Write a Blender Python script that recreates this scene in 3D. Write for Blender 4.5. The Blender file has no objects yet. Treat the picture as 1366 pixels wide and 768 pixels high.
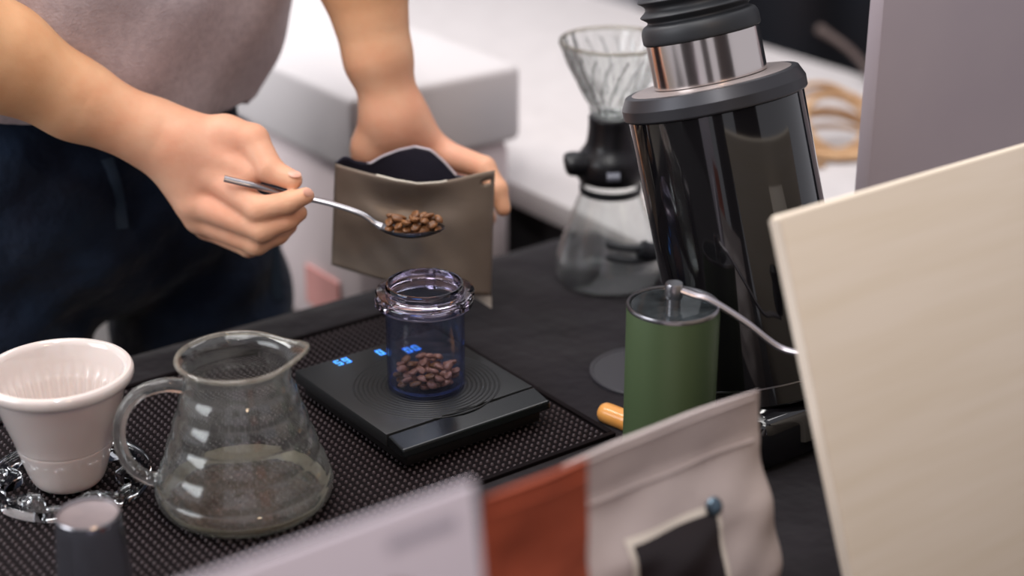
import bpy, bmesh, math, random
import numpy as np
from mathutils import Vector, Matrix

C = bpy.context.scene.collection
PI = math.pi
R = math.radians
random.seed(7)

# ------------------------------------------------------------------ camera, world, lights, exposure
FPX, PITCH, CAMH = 2300.0, R(23.0), 0.65          # focal length in pixels of the 1366 px frame, downward pitch, height over the table top
cam = bpy.data.cameras.new('camera')
cam.sensor_width = 36.0
cam.lens = 36.0 * FPX / 1366.0
cam.clip_start = 0.05
cam.dof.use_dof = True
cam.dof.focus_distance = 1.335
cam.dof.aperture_fstop = 2.5
cam_o = bpy.data.objects.new('camera', cam); C.objects.link(cam_o)
cam_o.location = (0, 0, CAMH)
cam_o.rotation_euler = (PI / 2 - PITCH, 0, 0)
bpy.context.scene.camera = cam_o

w = bpy.data.worlds.new('world'); bpy.context.scene.world = w
w.use_nodes = True
w.node_tree.nodes['Background'].inputs[0].default_value = (0.93, 0.92, 1.0, 1)
w.node_tree.nodes['Background'].inputs[1].default_value = 0.56

def area(name, loc, target, size, power, col, sy=None):
    l = bpy.data.lights.new(name, 'AREA'); l.energy = power; l.color = col
    l.shape = 'RECTANGLE'; l.size = size; l.size_y = sy or size
    o = bpy.data.objects.new(name, l); C.objects.link(o)
    o.location = loc
    o.rotation_euler = (Vector(target) - Vector(loc)).to_track_quat('-Z', 'Y').to_euler()
    return o
area('ceiling_softlight', (-0.5, 1.1, 2.3), (-0.1, 1.3, 0), 1.8, 38, (1.0, 0.97, 0.95), 1.2)
area('daylight_left', (-2.6, 0.2, 1.3), (-0.2, 1.4, 0.1), 1.6, 40, (0.93, 0.96, 1.0), 1.4)
area('hall_light_back', (0.6, 2.6, 2.4), (0.2, 2.0, 0), 1.6, 20, (1.0, 0.98, 0.98), 1.0)
area('added_fill_left', (-1.9, 2.3, 2.3), (-0.2, 1.7, 0.1), 1.1, 50, (1.0, 0.98, 0.98), 0.8)  # added fill that brightens the left face of the foam box
area('warm_lamp', (0.55, -0.35, 1.5), (0.0, 1.2, 0), 0.16, 6, (1.0, 0.66, 0.40))
area('spot_lamp', (-0.15, 0.0, 2.2), (-0.1, 1.3, 0), 0.14, 9, (1.0, 0.98, 0.95))

vs = bpy.context.scene.view_settings
vs.view_transform = 'Standard'; vs.look = 'None'; vs.gamma = 1.0; vs.exposure = 0.0
vs.use_curve_mapping = False
bpy.context.scene.cycles.use_denoising = True
bpy.context.scene.cycles.max_bounces = 14
bpy.context.scene.cycles.transparent_max_bounces = 24
bpy.context.scene.cycles.transmission_bounces = 12
bpy.context.scene.cycles.sample_clamp_indirect = 6.0

# ------------------------------------------------------------------ placing: table axes and sight lines
ANG = R(36.5)                                      # the tables run along U, turned against the view
CU, SU = math.cos(ANG), math.sin(ANG)
def W(u, v, z=0.0): return Vector((u * CU - v * SU, u * SU + v * CU, z))
FW = Vector((0, math.cos(PITCH), -math.sin(PITCH))); UPV = Vector((0, math.sin(PITCH), math.cos(PITCH)))
def ray(x, y): return FW + Vector((1, 0, 0)) * ((x - 683) / FPX) + UPV * ((384 - y) / FPX)
def P(x, y, Y):                                    # point seen at pixel x, y that lies Y metres ahead
    d = ray(x, y); return Vector((0, 0, CAMH)) + d * (Y / d.y)
def G(x, y, z=0.0):                                # point seen at pixel x, y that lies at height z
    d = ray(x, y); return Vector((0, 0, CAMH)) + d * ((z - CAMH) / d.z)
def V(x, y, v):                                    # point seen at pixel x, y on the upright plane at table depth v
    d = ray(x, y); n = Vector((-SU, CU, 0)); return Vector((0, 0, CAMH)) + d * (v / d.dot(n))
def uv_of(p): return p.x * CU + p.y * SU, -p.x * SU + p.y * CU

# ------------------------------------------------------------------ materials
def lin(c):
    return tuple(((x / 255) / 12.92 if x / 255 <= 0.04045 else ((x / 255 + 0.055) / 1.055) ** 2.4) for x in c) + (1.0,)
MATS = {}
def mat(name, rgb, rough=0.5, metal=0.0, noise=None, bump=None, rgb2=None, scale=(1, 1, 1), coat=0.0, sss=0.0, sheen=0.0, trans=0.0, ior=1.45, spec=0.5, emit=0.0, wave=None):
    if name in MATS: return MATS[name]
    m = bpy.data.materials.new(name); m.use_nodes = True; MATS[name] = m
    nt = m.node_tree; b = nt.nodes['Principled BSDF']
    b.inputs['Base Color'].default_value = lin(rgb); b.inputs['Roughness'].default_value = rough
    b.inputs['Metallic'].default_value = metal; b.inputs['IOR'].default_value = ior
    b.inputs['Coat Weight'].default_value = coat; b.inputs['Coat Roughness'].default_value = 0.06
    b.inputs['Specular IOR Level'].default_value = spec
    b.inputs['Transmission Weight'].default_value = trans
    if sheen: b.inputs['Sheen Weight'].default_value = sheen
    if sss:
        b.inputs['Subsurface Weight'].default_value = sss
        b.inputs['Subsurface Radius'].default_value = (1.0, 0.35, 0.2); b.inputs['Subsurface Scale'].default_value = 0.006
    if emit:
        b.inputs['Emission Color'].default_value = lin(rgb); b.inputs['Emission Strength'].default_value = emit
    tc = nt.nodes.new('ShaderNodeTexCoord'); mp = nt.nodes.new('ShaderNodeMapping')
    mp.inputs['Scale'].default_value = scale
    nt.links.new(tc.outputs['Object'], mp.inputs['Vector'])
    if noise or rgb2:
        n = nt.nodes.new('ShaderNodeTexNoise'); n.inputs['Scale'].default_value = noise or 20; n.inputs['Detail'].default_value = 5
        nt.links.new(mp.outputs[0], n.inputs['Vector'])
        r = nt.nodes.new('ShaderNodeValToRGB'); r.color_ramp.elements[0].position = 0.32; r.color_ramp.elements[1].position = 0.7
        r.color_ramp.elements[0].color = lin(rgb); r.color_ramp.elements[1].color = lin(rgb2 or rgb)
        nt.links.new(n.outputs['Fac'], r.inputs[0]); nt.links.new(r.outputs[0], b.inputs['Base Color'])
    if bump:
        sc, st, dist = bump
        n = nt.nodes.new('ShaderNodeTexNoise'); n.inputs['Scale'].default_value = sc; n.inputs['Detail'].default_value = 4
        nt.links.new(mp.outputs[0], n.inputs['Vector'])
        bp = nt.nodes.new('ShaderNodeBump'); bp.inputs['Strength'].default_value = st; bp.inputs['Distance'].default_value = dist
        nt.links.new(n.outputs['Fac'], bp.inputs['Height']); nt.links.new(bp.outputs[0], b.inputs['Normal'])
    return m

def thin_glass(name, clear, edge, fog=0.0, fogcol=(200, 200, 200), gloss=1.0):
    """Thin walled clear material: see-through with a Fresnel reflection, tinted where the wall is seen edge on, optional mist."""
    m = bpy.data.materials.new(name); m.use_nodes = True; nt = m.node_tree
    for n in list(nt.nodes): nt.nodes.remove(n)
    out = nt.nodes.new('ShaderNodeOutputMaterial')
    lw = nt.nodes.new('ShaderNodeLayerWeight'); lw.inputs['Blend'].default_value = 0.35
    rp = nt.nodes.new('ShaderNodeValToRGB'); rp.color_ramp.elements[0].color = lin(clear); rp.color_ramp.elements[1].color = lin(edge)
    rp.color_ramp.elements[0].position = 0.4; rp.color_ramp.elements[1].position = 0.95
    nt.links.new(lw.outputs['Facing'], rp.inputs[0])
    tr = nt.nodes.new('ShaderNodeBsdfTransparent'); nt.links.new(rp.outputs[0], tr.inputs[0])
    gl = nt.nodes.new('ShaderNodeBsdfGlossy'); gl.inputs['Roughness'].default_value = 0.03
    lf = nt.nodes.new('ShaderNodeLayerWeight'); lf.inputs['Blend'].default_value = 0.5
    fr = nt.nodes.new('ShaderNodeMath'); fr.operation = 'POWER'; fr.inputs[1].default_value = 4.0; nt.links.new(lf.outputs['Facing'], fr.inputs[0])
    mu = nt.nodes.new('ShaderNodeMath'); mu.operation = 'MULTIPLY_ADD'; mu.inputs[1].default_value = 0.8; mu.inputs[2].default_value = 0.035 * gloss
    nt.links.new(fr.outputs[0], mu.inputs[0])
    mx = nt.nodes.new('ShaderNodeMixShader')
    nt.links.new(mu.outputs[0], mx.inputs[0]); nt.links.new(tr.outputs[0], mx.inputs[1]); nt.links.new(gl.outputs[0], mx.inputs[2])
    last = mx
    if fog:
        df = nt.nodes.new('ShaderNodeBsdfDiffuse'); df.inputs[0].default_value = lin(fogcol)
        tl = nt.nodes.new('ShaderNodeBsdfTranslucent'); tl.inputs[0].default_value = lin(fogcol)
        md = nt.nodes.new('ShaderNodeMixShader'); md.inputs[0].default_value = 0.5
        nt.links.new(df.outputs[0], md.inputs[1]); nt.links.new(tl.outputs[0], md.inputs[2])
        tc = nt.nodes.new('ShaderNodeTexCoord')
        n1 = nt.nodes.new('ShaderNodeTexNoise'); n1.inputs['Scale'].default_value = 34; n1.inputs['Detail'].default_value = 8; n1.inputs['Roughness'].default_value = 0.7
        nt.links.new(tc.outputs['Object'], n1.inputs['Vector'])
        r2 = nt.nodes.new('ShaderNodeMapRange'); r2.inputs[1].default_value = 0.35; r2.inputs[2].default_value = 0.75
        r2.inputs[3].default_value = fog * 0.15; r2.inputs[4].default_value = fog * 1.6
        nt.links.new(n1.outputs['Fac'], r2.inputs[0])
        m2 = nt.nodes.new('ShaderNodeMixShader')
        nt.links.new(r2.outputs[0], m2.inputs[0]); nt.links.new(mx.outputs[0], m2.inputs[1]); nt.links.new(md.outputs[0], m2.inputs[2])
        last = m2
    nt.links.new(last.outputs[0], out.inputs[0])
    MATS[name] = m
    return m

def real_glass(name, fog, fogcol, sc):
    """Refracting glass with an uneven film of mist."""
    m = bpy.data.materials.new(name); m.use_nodes = True; nt = m.node_tree
    for n in list(nt.nodes): nt.nodes.remove(n)
    out = nt.nodes.new('ShaderNodeOutputMaterial')
    g = nt.nodes.new('ShaderNodeBsdfGlass'); g.inputs['IOR'].default_value = 1.47; g.inputs['Roughness'].default_value = 0.015
    g.inputs['Color'].default_value = (0.97, 0.98, 0.975, 1)
    df = nt.nodes.new('ShaderNodeBsdfDiffuse'); df.inputs[0].default_value = lin(fogcol)
    tl = nt.nodes.new('ShaderNodeBsdfTranslucent'); tl.inputs[0].default_value = lin(fogcol)
    md = nt.nodes.new('ShaderNodeMixShader'); nt.links.new(df.outputs[0], md.inputs[1]); nt.links.new(tl.outputs[0], md.inputs[2])
    tc = nt.nodes.new('ShaderNodeTexCoord'); mp = nt.nodes.new('ShaderNodeMapping'); mp.inputs['Scale'].default_value = (1, 1, 0.7)
    nt.links.new(tc.outputs['Object'], mp.inputs['Vector'])
    n1 = nt.nodes.new('ShaderNodeTexNoise'); n1.inputs['Scale'].default_value = sc; n1.inputs['Detail'].default_value = 9; n1.inputs['Roughness'].default_value = 0.75
    nt.links.new(mp.outputs[0], n1.inputs['Vector'])
    r2 = nt.nodes.new('ShaderNodeMapRange'); r2.inputs[1].default_value = 0.38; r2.inputs[2].default_value = 0.72
    r2.inputs[3].default_value = fog * 0.2; r2.inputs[4].default_value = fog * 2.2
    nt.links.new(n1.outputs['Fac'], r2.inputs[0])
    mx = nt.nodes.new('ShaderNodeMixShader')
    nt.links.new(r2.outputs[0], mx.inputs[0]); nt.links.new(g.outputs[0], mx.inputs[1]); nt.links.new(md.outputs[0], mx.inputs[2])
    nt.links.new(mx.outputs[0], out.inputs[0]); MATS[name] = m
    return m

def skin_mat():
    m = mat('skin', (214, 158, 124), 0.5, sss=0.2, bump=(140, 0.35, 0.0009), spec=0.35)
    nt = m.node_tree; b = nt.nodes['Principled BSDF']
    at = nt.nodes.new('ShaderNodeAttribute'); at.attribute_name = 'hand'
    tc = nt.nodes.new('ShaderNodeTexCoord')
    n = nt.nodes.new('ShaderNodeTexNoise'); n.inputs['Scale'].default_value = 38; n.inputs['Detail'].default_value = 3
    nt.links.new(tc.outputs['Object'], n.inputs['Vector'])
    def ramp(a, c):
        r = nt.nodes.new('ShaderNodeValToRGB'); r.color_ramp.elements[0].position = 0.3; r.color_ramp.elements[1].position = 0.72
        r.color_ramp.elements[0].color = lin(a); r.color_ramp.elements[1].color = lin(c)
        nt.links.new(n.outputs['Fac'], r.inputs[0]); return r
    r1 = ramp((218, 163, 120), (227, 178, 135)); r2 = ramp((222, 160, 132), (226, 176, 148))
    mx = nt.nodes.new('ShaderNodeMixRGB')
    nt.links.new(at.outputs['Fac'], mx.inputs[0]); nt.links.new(r1.outputs[0], mx.inputs[1]); nt.links.new(r2.outputs[0], mx.inputs[2])
    nt.links.new(mx.outputs[0], b.inputs['Base Color'])
    return m

SKIN = skin_mat()
CLOTH = mat('black_cloth', (21, 17, 20), 0.9, bump=(9, 0.6, 0.02), noise=14, rgb2=(29, 24, 28), sheen=0.1, spec=0.15)
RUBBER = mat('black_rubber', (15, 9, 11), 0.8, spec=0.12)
NUB = mat('rubber_nub_lit', (54, 43, 46), 0.5)  # lighter than the mat base: highlights on the nub tops put into the colour
SCALEM = mat('scale_black', (30, 31, 32), 0.42, spec=0.5)
SCALESIDE = mat('scale_side', (14, 12, 13), 0.5)
GLOSSBLK = mat('gloss_black', (17, 19, 20), 0.16, coat=0.1, spec=0.35)
BLUELED = mat('blue_digits', (90, 180, 255), 0.4, emit=0.8)
GREEN = mat('green_anodised', (70, 86, 58), 0.42, metal=0.2)
STEEL = mat('steel', (160, 158, 162), 0.28, metal=1.0)
BRUSHED = mat('brushed_steel', (196, 190, 190), 0.33, metal=1.0, bump=(30, 0.25, 0.0006), scale=(1, 1, 12))
ALU = mat('polished_aluminium', (225, 215, 210), 0.16, metal=1.0, bump=(60, 0.15, 0.0005), scale=(1, 1, 0.05))
CRANKM = mat('crank_metal', (190, 184, 190), 0.35, metal=0.85)
EGBODY = mat('grinder_black', (14, 13, 15), 0.09, coat=0.8)
EGCOLLAR = mat('grinder_collar', (62, 62, 66), 0.36, metal=0.6)
RUBBERD = mat('dark_rubber', (20, 19, 22), 0.35)
BELLOW = mat('bellows_rubber', (36, 38, 42), 0.5)
CERAMIC = mat('white_ceramic', (214, 203, 198), 0.12, coat=0.6, sss=0.1)
ACRYLIC = mat('clear_acrylic', (245, 248, 250), 0.02, trans=1.0, ior=1.49)
GLASSROD = mat('clear_glass', (248, 250, 250), 0.02, trans=1.0, ior=1.47)
POUCH = mat('taupe_foil', (146, 132, 119), 0.42, metal=0.2, bump=(24, 0.35, 0.004))
POUCHIN = mat('pouch_lining', (56, 54, 66), 0.38, metal=0.5, bump=(30, 0.3, 0.004))
POUCHRIM = mat('pouch_rim', (176, 170, 178), 0.35, metal=0.3)
ZIP = mat('zip_bead', (206, 198, 184), 0.4)
BEAN = mat('roast_bean', (84, 52, 30), 0.4, noise=160, rgb2=(142, 96, 58), bump=(300, 0.4, 0.0006))
BEAND = mat('roast_bean_dark', (120, 78, 58), 0.4, noise=160, rgb2=(160, 112, 88), bump=(300, 0.4, 0.0006))
WOODORANGE = mat('orange_wood', (214, 140, 66), 0.3, noise=40, rgb2=(228, 160, 84), scale=(1, 1, 0.1), coat=0.4)
def boardmat():
    return mat('pale_wood', (219, 206, 189), 0.5, noise=22, rgb2=(214, 200, 180), scale=(0.3, 1, 4.0), bump=(60, 0.1, 0.001))
BOARD = boardmat()
BOARDEDGE = mat('pale_wood_edge', (222, 210, 196), 0.55, noise=30, rgb2=(206, 192, 176), scale=(1, 1, 0.2))
GREYBAG = mat('grey_kraft', (178, 166, 163), 0.6, bump=(22, 0.35, 0.005), noise=18, rgb2=(168, 156, 155))
RUST = mat('rust_paper', (152, 68, 40), 0.75, bump=(26, 0.6, 0.008), noise=22, rgb2=(134, 58, 34))
LABELBLK = mat('label_black', (30, 20, 22), 0.4)
LABELCREAM = mat('label_cream', (206, 198, 188), 0.55)
VALVE = mat('valve_steel', (96, 112, 124), 0.25, metal=0.9)
CARD = mat('card_lilac_white', (204, 195, 206), 0.45)
CARDPRINT = mat('card_print_brown', (110, 66, 60), 0.5, noise=40, rgb2=(52, 36, 44))
CARDGREY = mat('card_print_grey', (176, 170, 184), 0.5)
PANELG = mat('grey_panel', (170, 160, 166), 0.5, noise=3, rgb2=(160, 150, 160))
WHITE = mat('white_plastic', (222, 218, 218), 0.4)
FOAM = mat('white_foam', (202, 197, 197), 0.7, bump=(120, 0.2, 0.001))
FOAMB = mat('pinkish_foam', (214, 200, 200), 0.7, bump=(120, 0.2, 0.001))
REDLAB = mat('red_sticker', (206, 146, 140), 0.6)
TABLEW = mat('white_table', (197, 191, 190), 0.5, noise=30, rgb2=(189, 183, 182))
DARKSKIRT = mat('dark_skirt', (26, 22, 26), 0.9, sheen=0.1)
TWINE = mat('brown_twine', (176, 136, 98), 0.8, noise=90, rgb2=(196, 160, 122))
CABLE = mat('brown_cable', (72, 58, 54), 0.6)
WALLM = mat('grey_wall', (186, 184, 190), 0.7, bump=(30, 0.1, 0.002))
CURTAINM = mat('blue_black_drape', (30, 40, 52), 0.9, noise=5, rgb2=(36, 32, 38))
FLOORM = mat('floor_beige', (150, 140, 128), 0.6, noise=6, rgb2=(138, 130, 120))
STANDM = mat('olive_crate', (96, 88, 78), 0.8, noise=20, rgb2=(82, 74, 66), scale=(1, 1, 6))
SHIRT = mat('grey_knit', (196, 183, 187), 0.9, noise=140, rgb2=(178, 165, 170), bump=(420, 0.6, 0.0012), sheen=0.2)
JEANS = mat('dark_denim', (16, 19, 33), 0.85, noise=12, rgb2=(26, 41, 62), bump=(14, 0.8, 0.02), sheen=0.1, spec=0.2)
SEAMM = mat('denim_seam', (34, 48, 64), 0.85, bump=(200, 0.4, 0.001))
SHOE = mat('shoe_dark', (40, 40, 44), 0.6)
NAIL = mat('nail', (224, 168, 146), 0.35, coat=0.15)
TUMB = mat('smoked_steel', (140, 142, 152), 0.12, metal=0.9)
TUMBTOP = mat('tumbler_base', (128, 116, 116), 0.45, metal=0.3, noise=60, rgb2=(116, 106, 108))
PITCHG = real_glass('misted_glass', 0.065, (190, 190, 186), 30)
JARG = thin_glass('blue_clear_plastic', (234, 238, 248), (126, 138, 208), 0.02, (190, 198, 226), 1.2)
COLLARG = mat('lilac_clear_plastic', (240, 234, 246), 0.03, trans=1.0, ior=1.49)
SERVG = real_glass('server_glass', 0.05, (226, 224, 224), 20)
LIDG = thin_glass('smoke_lid', (150, 162, 168), (90, 104, 110), 0.08, (190, 200, 206), 1.6)
HANDGLASS = real_glass('handle_glass', 0.12, (220, 218, 214), 60)
BASEGLINT = mat('pale_base_glint', (206, 196, 176), 0.15, trans=0.7, ior=1.33)

# ------------------------------------------------------------------ mesh helpers
class MB:
    def __init__(s): s.v = []; s.f = []; s.m = []
    def add(s, vs_, fs, mi=0):
        o = len(s.v); s.v += [tuple(p) for p in vs_]; s.f += [tuple(i + o for i in f) for f in fs]; s.m += [mi] * len(fs); return s
    def box(s, a, b, mi=0, bevel=0.0, seg=2):
        bm = bmesh.new(); bmesh.ops.create_cube(bm, size=1)
        c = [(a[i] + b[i]) / 2 for i in range(3)]; d = [abs(b[i] - a[i]) for i in range(3)]
        for p in bm.verts: p.co = Vector((c[0] + p.co.x * d[0], c[1] + p.co.y * d[1], c[2] + p.co.z * d[2]))
        if bevel: bmesh.ops.bevel(bm, geom=bm.edges[:], offset=bevel, segments=seg, affect='EDGES', profile=0.5)
        bm.verts.index_update()
        s.add([p.co for p in bm.verts], [[q.index for q in f.verts] for f in bm.faces], mi); bm.free(); return s
    def lathe(s, prof, n=64, closed=False, mi=0, fn=None, axis=None):
        rings = []; vs_ = []; fs = []
        for (r, z) in prof:
            if r < 1e-7: rings.append([len(vs_)]); vs_.append((0, 0, z))
            else:
                rings.append(list(range(len(vs_), len(vs_) + n)))
                for k in range(n):
                    t = 2 * PI * k / n
                    rr, zz = (r, z) if fn is None else fn(r, z, t)
                    vs_.append((rr * math.cos(t), rr * math.sin(t), zz))
        pairs = list(zip(rings, rings[1:])) + ([(rings[-1], rings[0])] if closed else [])
        for a, b in pairs:
            if len(a) == 1 and len(b) == 1: continue
            for k in range(n):
                k2 = (k + 1) % n
                if len(a) == 1: fs.append((a[0], b[k], b[k2]))
                elif len(b) == 1: fs.append((a[k], b[0], a[k2]))
                else: fs.append((a[k], b[k], b[k2], a[k2]))
        return s.add(vs_, fs, mi)
    def tube(s, pts, r, n=10, ry=None, mi=0, closed=False, up=None, cap=True):
        pts = [Vector(p) for p in pts]; N = len(pts)
        rs = r if isinstance(r, (list, tuple)) else [r] * N
        rys = (ry if isinstance(ry, (list, tuple)) else [ry] * N) if ry is not None else rs
        nrm = None; vs_ = []; fs = []
        for i, p in enumerate(pts):
            if closed: t = pts[(i + 1) % N] - pts[i - 1]
            else: t = pts[min(i + 1, N - 1)] - pts[max(i - 1, 0)]
            t.normalize()
            if nrm is None:
                ref = Vector(up) if up is not None else (Vector((0, 0, 1)) if abs(t.z) < 0.9 else Vector((1, 0, 0)))
                nrm = (ref - t * ref.dot(t)).normalized()
            else:
                nrm = (nrm - t * nrm.dot(t)).normalized()
            bn = t.cross(nrm)
            for k in range(n):
                a = 2 * PI * k / n
                vs_.append(p + bn * (math.cos(a) * rs[i]) + nrm * (math.sin(a) * rys[i]))
        for i in range(N if closed else N - 1):
            j = (i + 1) % N
            for k in range(n):
                k2 = (k + 1) % n
                fs.append((i * n + k, i * n + k2, j * n + k2, j * n + k))
        if not closed and cap:
            fs.append(tuple(range(n))); fs.append(tuple(range((N - 1) * n, N * n)))
        return s.add(vs_, fs, mi)
    def grid(s, fn, nu, nv, mi=0, skip=None):
        vs_ = [fn(i / nu, j / nv) for j in range(nv + 1) for i in range(nu + 1)]
        fs = [(j * (nu + 1) + i, j * (nu + 1) + i + 1, (j + 1) * (nu + 1) + i + 1, (j + 1) * (nu + 1) + i) for j in range(nv) for i in range(nu) if not (skip and skip(i, j))]
        return s.add(vs_, fs, mi)
    def xf(s, M, start=0):
        for i in range(start, len(s.v)): s.v[i] = tuple(M @ Vector(s.v[i]))
        return s
    def build(s, name, ms, parent=None, smooth=True, angle=38, recalc=True, loc=None):
        me = bpy.data.meshes.new(name); me.from_pydata(s.v, [], s.f); 
        for m in (ms if isinstance(ms, (list, tuple)) else [ms]): me.materials.append(m)
        me.polygons.foreach_set('material_index', s.m)
        if recalc:
            bm = bmesh.new(); bm.from_mesh(me); bmesh.ops.recalc_face_normals(bm, faces=bm.faces[:]); bm.to_mesh(me); bm.free()
        if smooth:
            me.polygons.foreach_set('use_smooth', [True] * len(me.polygons)); me.set_sharp_from_angle(angle=R(angle))
        me.update()
        o = bpy.data.objects.new(name, me); C.objects.link(o)
        if parent is not None: o.parent = parent
        if loc is not None: o.location = loc
        return o

def thing(name, label, cat, loc=(0, 0, 0), rz=0.0, group=None):
    o = bpy.data.objects.new(name, None); C.objects.link(o); o.empty_display_size = 0.02
    o.location = loc; o.rotation_euler = (0, 0, rz); return tag(o, label, cat, group)
def tag(o, label, cat, group=None):
    o['label'] = label; o['category'] = cat
    if group: o['group'] = group
    return o
def struct(o): o['kind'] = 'structure'; return o
def spline(pts, n=8):
    """Catmull-Rom through the points (tuples of any length)."""
    pts = [np.array(p, float) for p in pts]; out = []
    for i in range(len(pts) - 1):
        p0 = pts[max(i - 1, 0)]; p1 = pts[i]; p2 = pts[i + 1]; p3 = pts[min(i + 2, len(pts) - 1)]
        for k in range(n):
            t = k / n
            out.append(0.5 * (2 * p1 + (p2 - p0) * t + (2 * p0 - 5 * p1 + 4 * p2 - p3) * t * t + (3 * p1 - p0 - 3 * p2 + p3) * t ** 3))
    out.append(pts[-1]); return out
def interp(xs, ys, x): return float(np.interp(x, xs, ys))

# ------------------------------------------------------------------ signed distance bodies, meshed by surface nets
def cap_d(p, a, b, ra, rb):
    a = np.array(a); b = np.array(b); ab = b - a; L = ab @ ab + 1e-12
    t = np.clip(((p - a) @ ab) / L, 0, 1)
    return np.linalg.norm(p - a - t[:, None] * ab, axis=1) - (ra + (rb - ra) * t)
def smin(a, b, k):
    h = np.clip(0.5 + 0.5 * (b - a) / k, 0, 1); return b + (a - b) * h - k * h * (1 - h)
def surface_nets(fn, lo, hi, h, B=8):
    lo = np.array(lo, float); n = np.ceil((np.array(hi) - lo) / h / B).astype(int)
    N = n * B
    bx = np.stack(np.meshgrid(*[np.arange(k) for k in n], indexing='ij'), -1).reshape(-1, 3)
    cen = lo + (bx * B + (B - 1) / 2) * h
    dc = fn(cen)
    D = np.repeat(np.repeat(np.repeat(np.sign(dc).reshape(n).astype(np.float32), B, 0), B, 1), B, 2)
    act = bx[np.abs(dc) < B * h * 1.3]
    loc_ = np.stack(np.meshgrid(*[np.arange(B)] * 3, indexing='ij'), -1).reshape(-1, 3)
    idx = (act[:, None, :] * B + loc_[None]).reshape(-1, 3)
    D[idx[:, 0], idx[:, 1], idx[:, 2]] = fn(lo + idx * h)
    S = D < 0
    cnt = np.zeros(tuple(N - 1), np.int8)
    offs = [(i, j, k) for i in (0, 1) for j in (0, 1) for k in (0, 1)]
    sl = lambda A, o: A[o[0]:A.shape[0] - 1 + o[0], o[1]:A.shape[1] - 1 + o[1], o[2]:A.shape[2] - 1 + o[2]]
    for o in offs: cnt += sl(S, o)
    cells = np.argwhere((cnt > 0) & (cnt < 8))
    vid = -np.ones(tuple(N - 1), np.int32); vid[cells[:, 0], cells[:, 1], cells[:, 2]] = np.arange(len(cells))
    acc = np.zeros((len(cells), 3)); num = np.zeros(len(cells))
    val = {o: D[cells[:, 0] + o[0], cells[:, 1] + o[1], cells[:, 2] + o[2]] for o in offs}
    for o in offs:
        for ax in range(3):
            if o[ax] == 0:
                q = list(o); q[ax] = 1; q = tuple(q); a, b = val[o], val[q]
                cr = (a < 0) != (b < 0); t = np.where(cr, a / np.where(cr, a - b, 1), 0)
                p = np.tile(np.array(o, float), (len(cells), 1)); p[:, ax] += t
                acc += p * cr[:, None]; num += cr
    verts = lo + (cells + acc / num[:, None]) * h
    faces = []
    for ax in range(3):
        a = [slice(None)] * 3; b = [slice(None)] * 3; a[ax] = slice(0, -1); b[ax] = slice(1, None)
        e = np.argwhere(S[tuple(a)] != S[tuple(b)])
        o1, o2 = [k for k in range(3) if k != ax]
        ok = (e[:, o1] > 0) & (e[:, o2] > 0) & (e[:, o1] < N[o1] - 1) & (e[:, o2] < N[o2] - 1); e = e[ok]
        def g(d1, d2):
            q = e.copy(); q[:, o1] -= d1; q[:, o2] -= d2; return vid[q[:, 0], q[:, 1], q[:, 2]]
        f = np.stack([g(1, 1), g(0, 1), g(0, 0), g(1, 0)], 1)
        ins = S[e[:, 0], e[:, 1], e[:, 2]]
        flip = ins if ax != 1 else ~ins
        f[~flip] = f[~flip][:, ::-1]
        faces.append(f)
    faces = np.concatenate(faces); faces = faces[(faces >= 0).all(1)]
    return verts, faces
def sdf_object(name, fn, lo, hi, h, m, parent=None, attr=None):
    vs_, fs = surface_nets(fn, lo, hi, h)
    me = bpy.data.meshes.new(name); me.from_pydata(vs_.tolist(), [], fs.tolist())
    me.materials.append(m); me.polygons.foreach_set('use_smooth', [True] * len(me.polygons))
    if attr is not None:
        a = me.attributes.new('hand', 'FLOAT', 'POINT'); a.data.foreach_set('value', attr(vs_).astype(np.float32))
    bm = bmesh.new(); bm.from_mesh(me); bmesh.ops.recalc_face_normals(bm, faces=bm.faces[:]); bm.to_mesh(me); bm.free()
    me.update(); o = bpy.data.objects.new(name, me); C.objects.link(o)
    if parent is not None: o.parent = parent
    return o


# ------------------------------------------------------------------ the setting: floor, back wall, unseen added panels
FZ = -0.9
struct(MB().box((-4, -0.5, FZ - 0.05), (5, 7.5, FZ)).build('floor', FLOORM, smooth=False))
b = MB().box((-4.0, 4.3, FZ), (0.42, 4.4, 1.6)); struct(b.build('wall_back', WALLM, smooth=False))
b = MB()
b.grid(lambda s, t: (0.30 + 3.2 * s, 4.0 + 0.035 * math.sin(s * 95) + 0.02 * math.sin(s * 37 + 1) - 0.5 * s, FZ + 2.5 * t), 260, 2)
cu = b.build('curtain', CURTAINM, angle=80)
md = cu.modifiers.new('thickness', 'SOLIDIFY'); md.thickness = 0.006
tag(cu, 'dark blue-black drape hanging behind the white side table', 'curtain')

b = MB()
for (xa_, xb_) in ((-3.4, -1.2), (-0.42, 0.22), (0.95, 3.2)): b.box((xa_, -1.75, FZ), (xb_, -1.7, 2.3))
struct(b.build('unseen_contrast_panels', mat('contrast_panel', (58, 52, 54), 0.8, noise=4, rgb2=(46, 42, 46)), smooth=False))  # unseen dark panels behind the camera, added for contrast in glossy reflections

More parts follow.
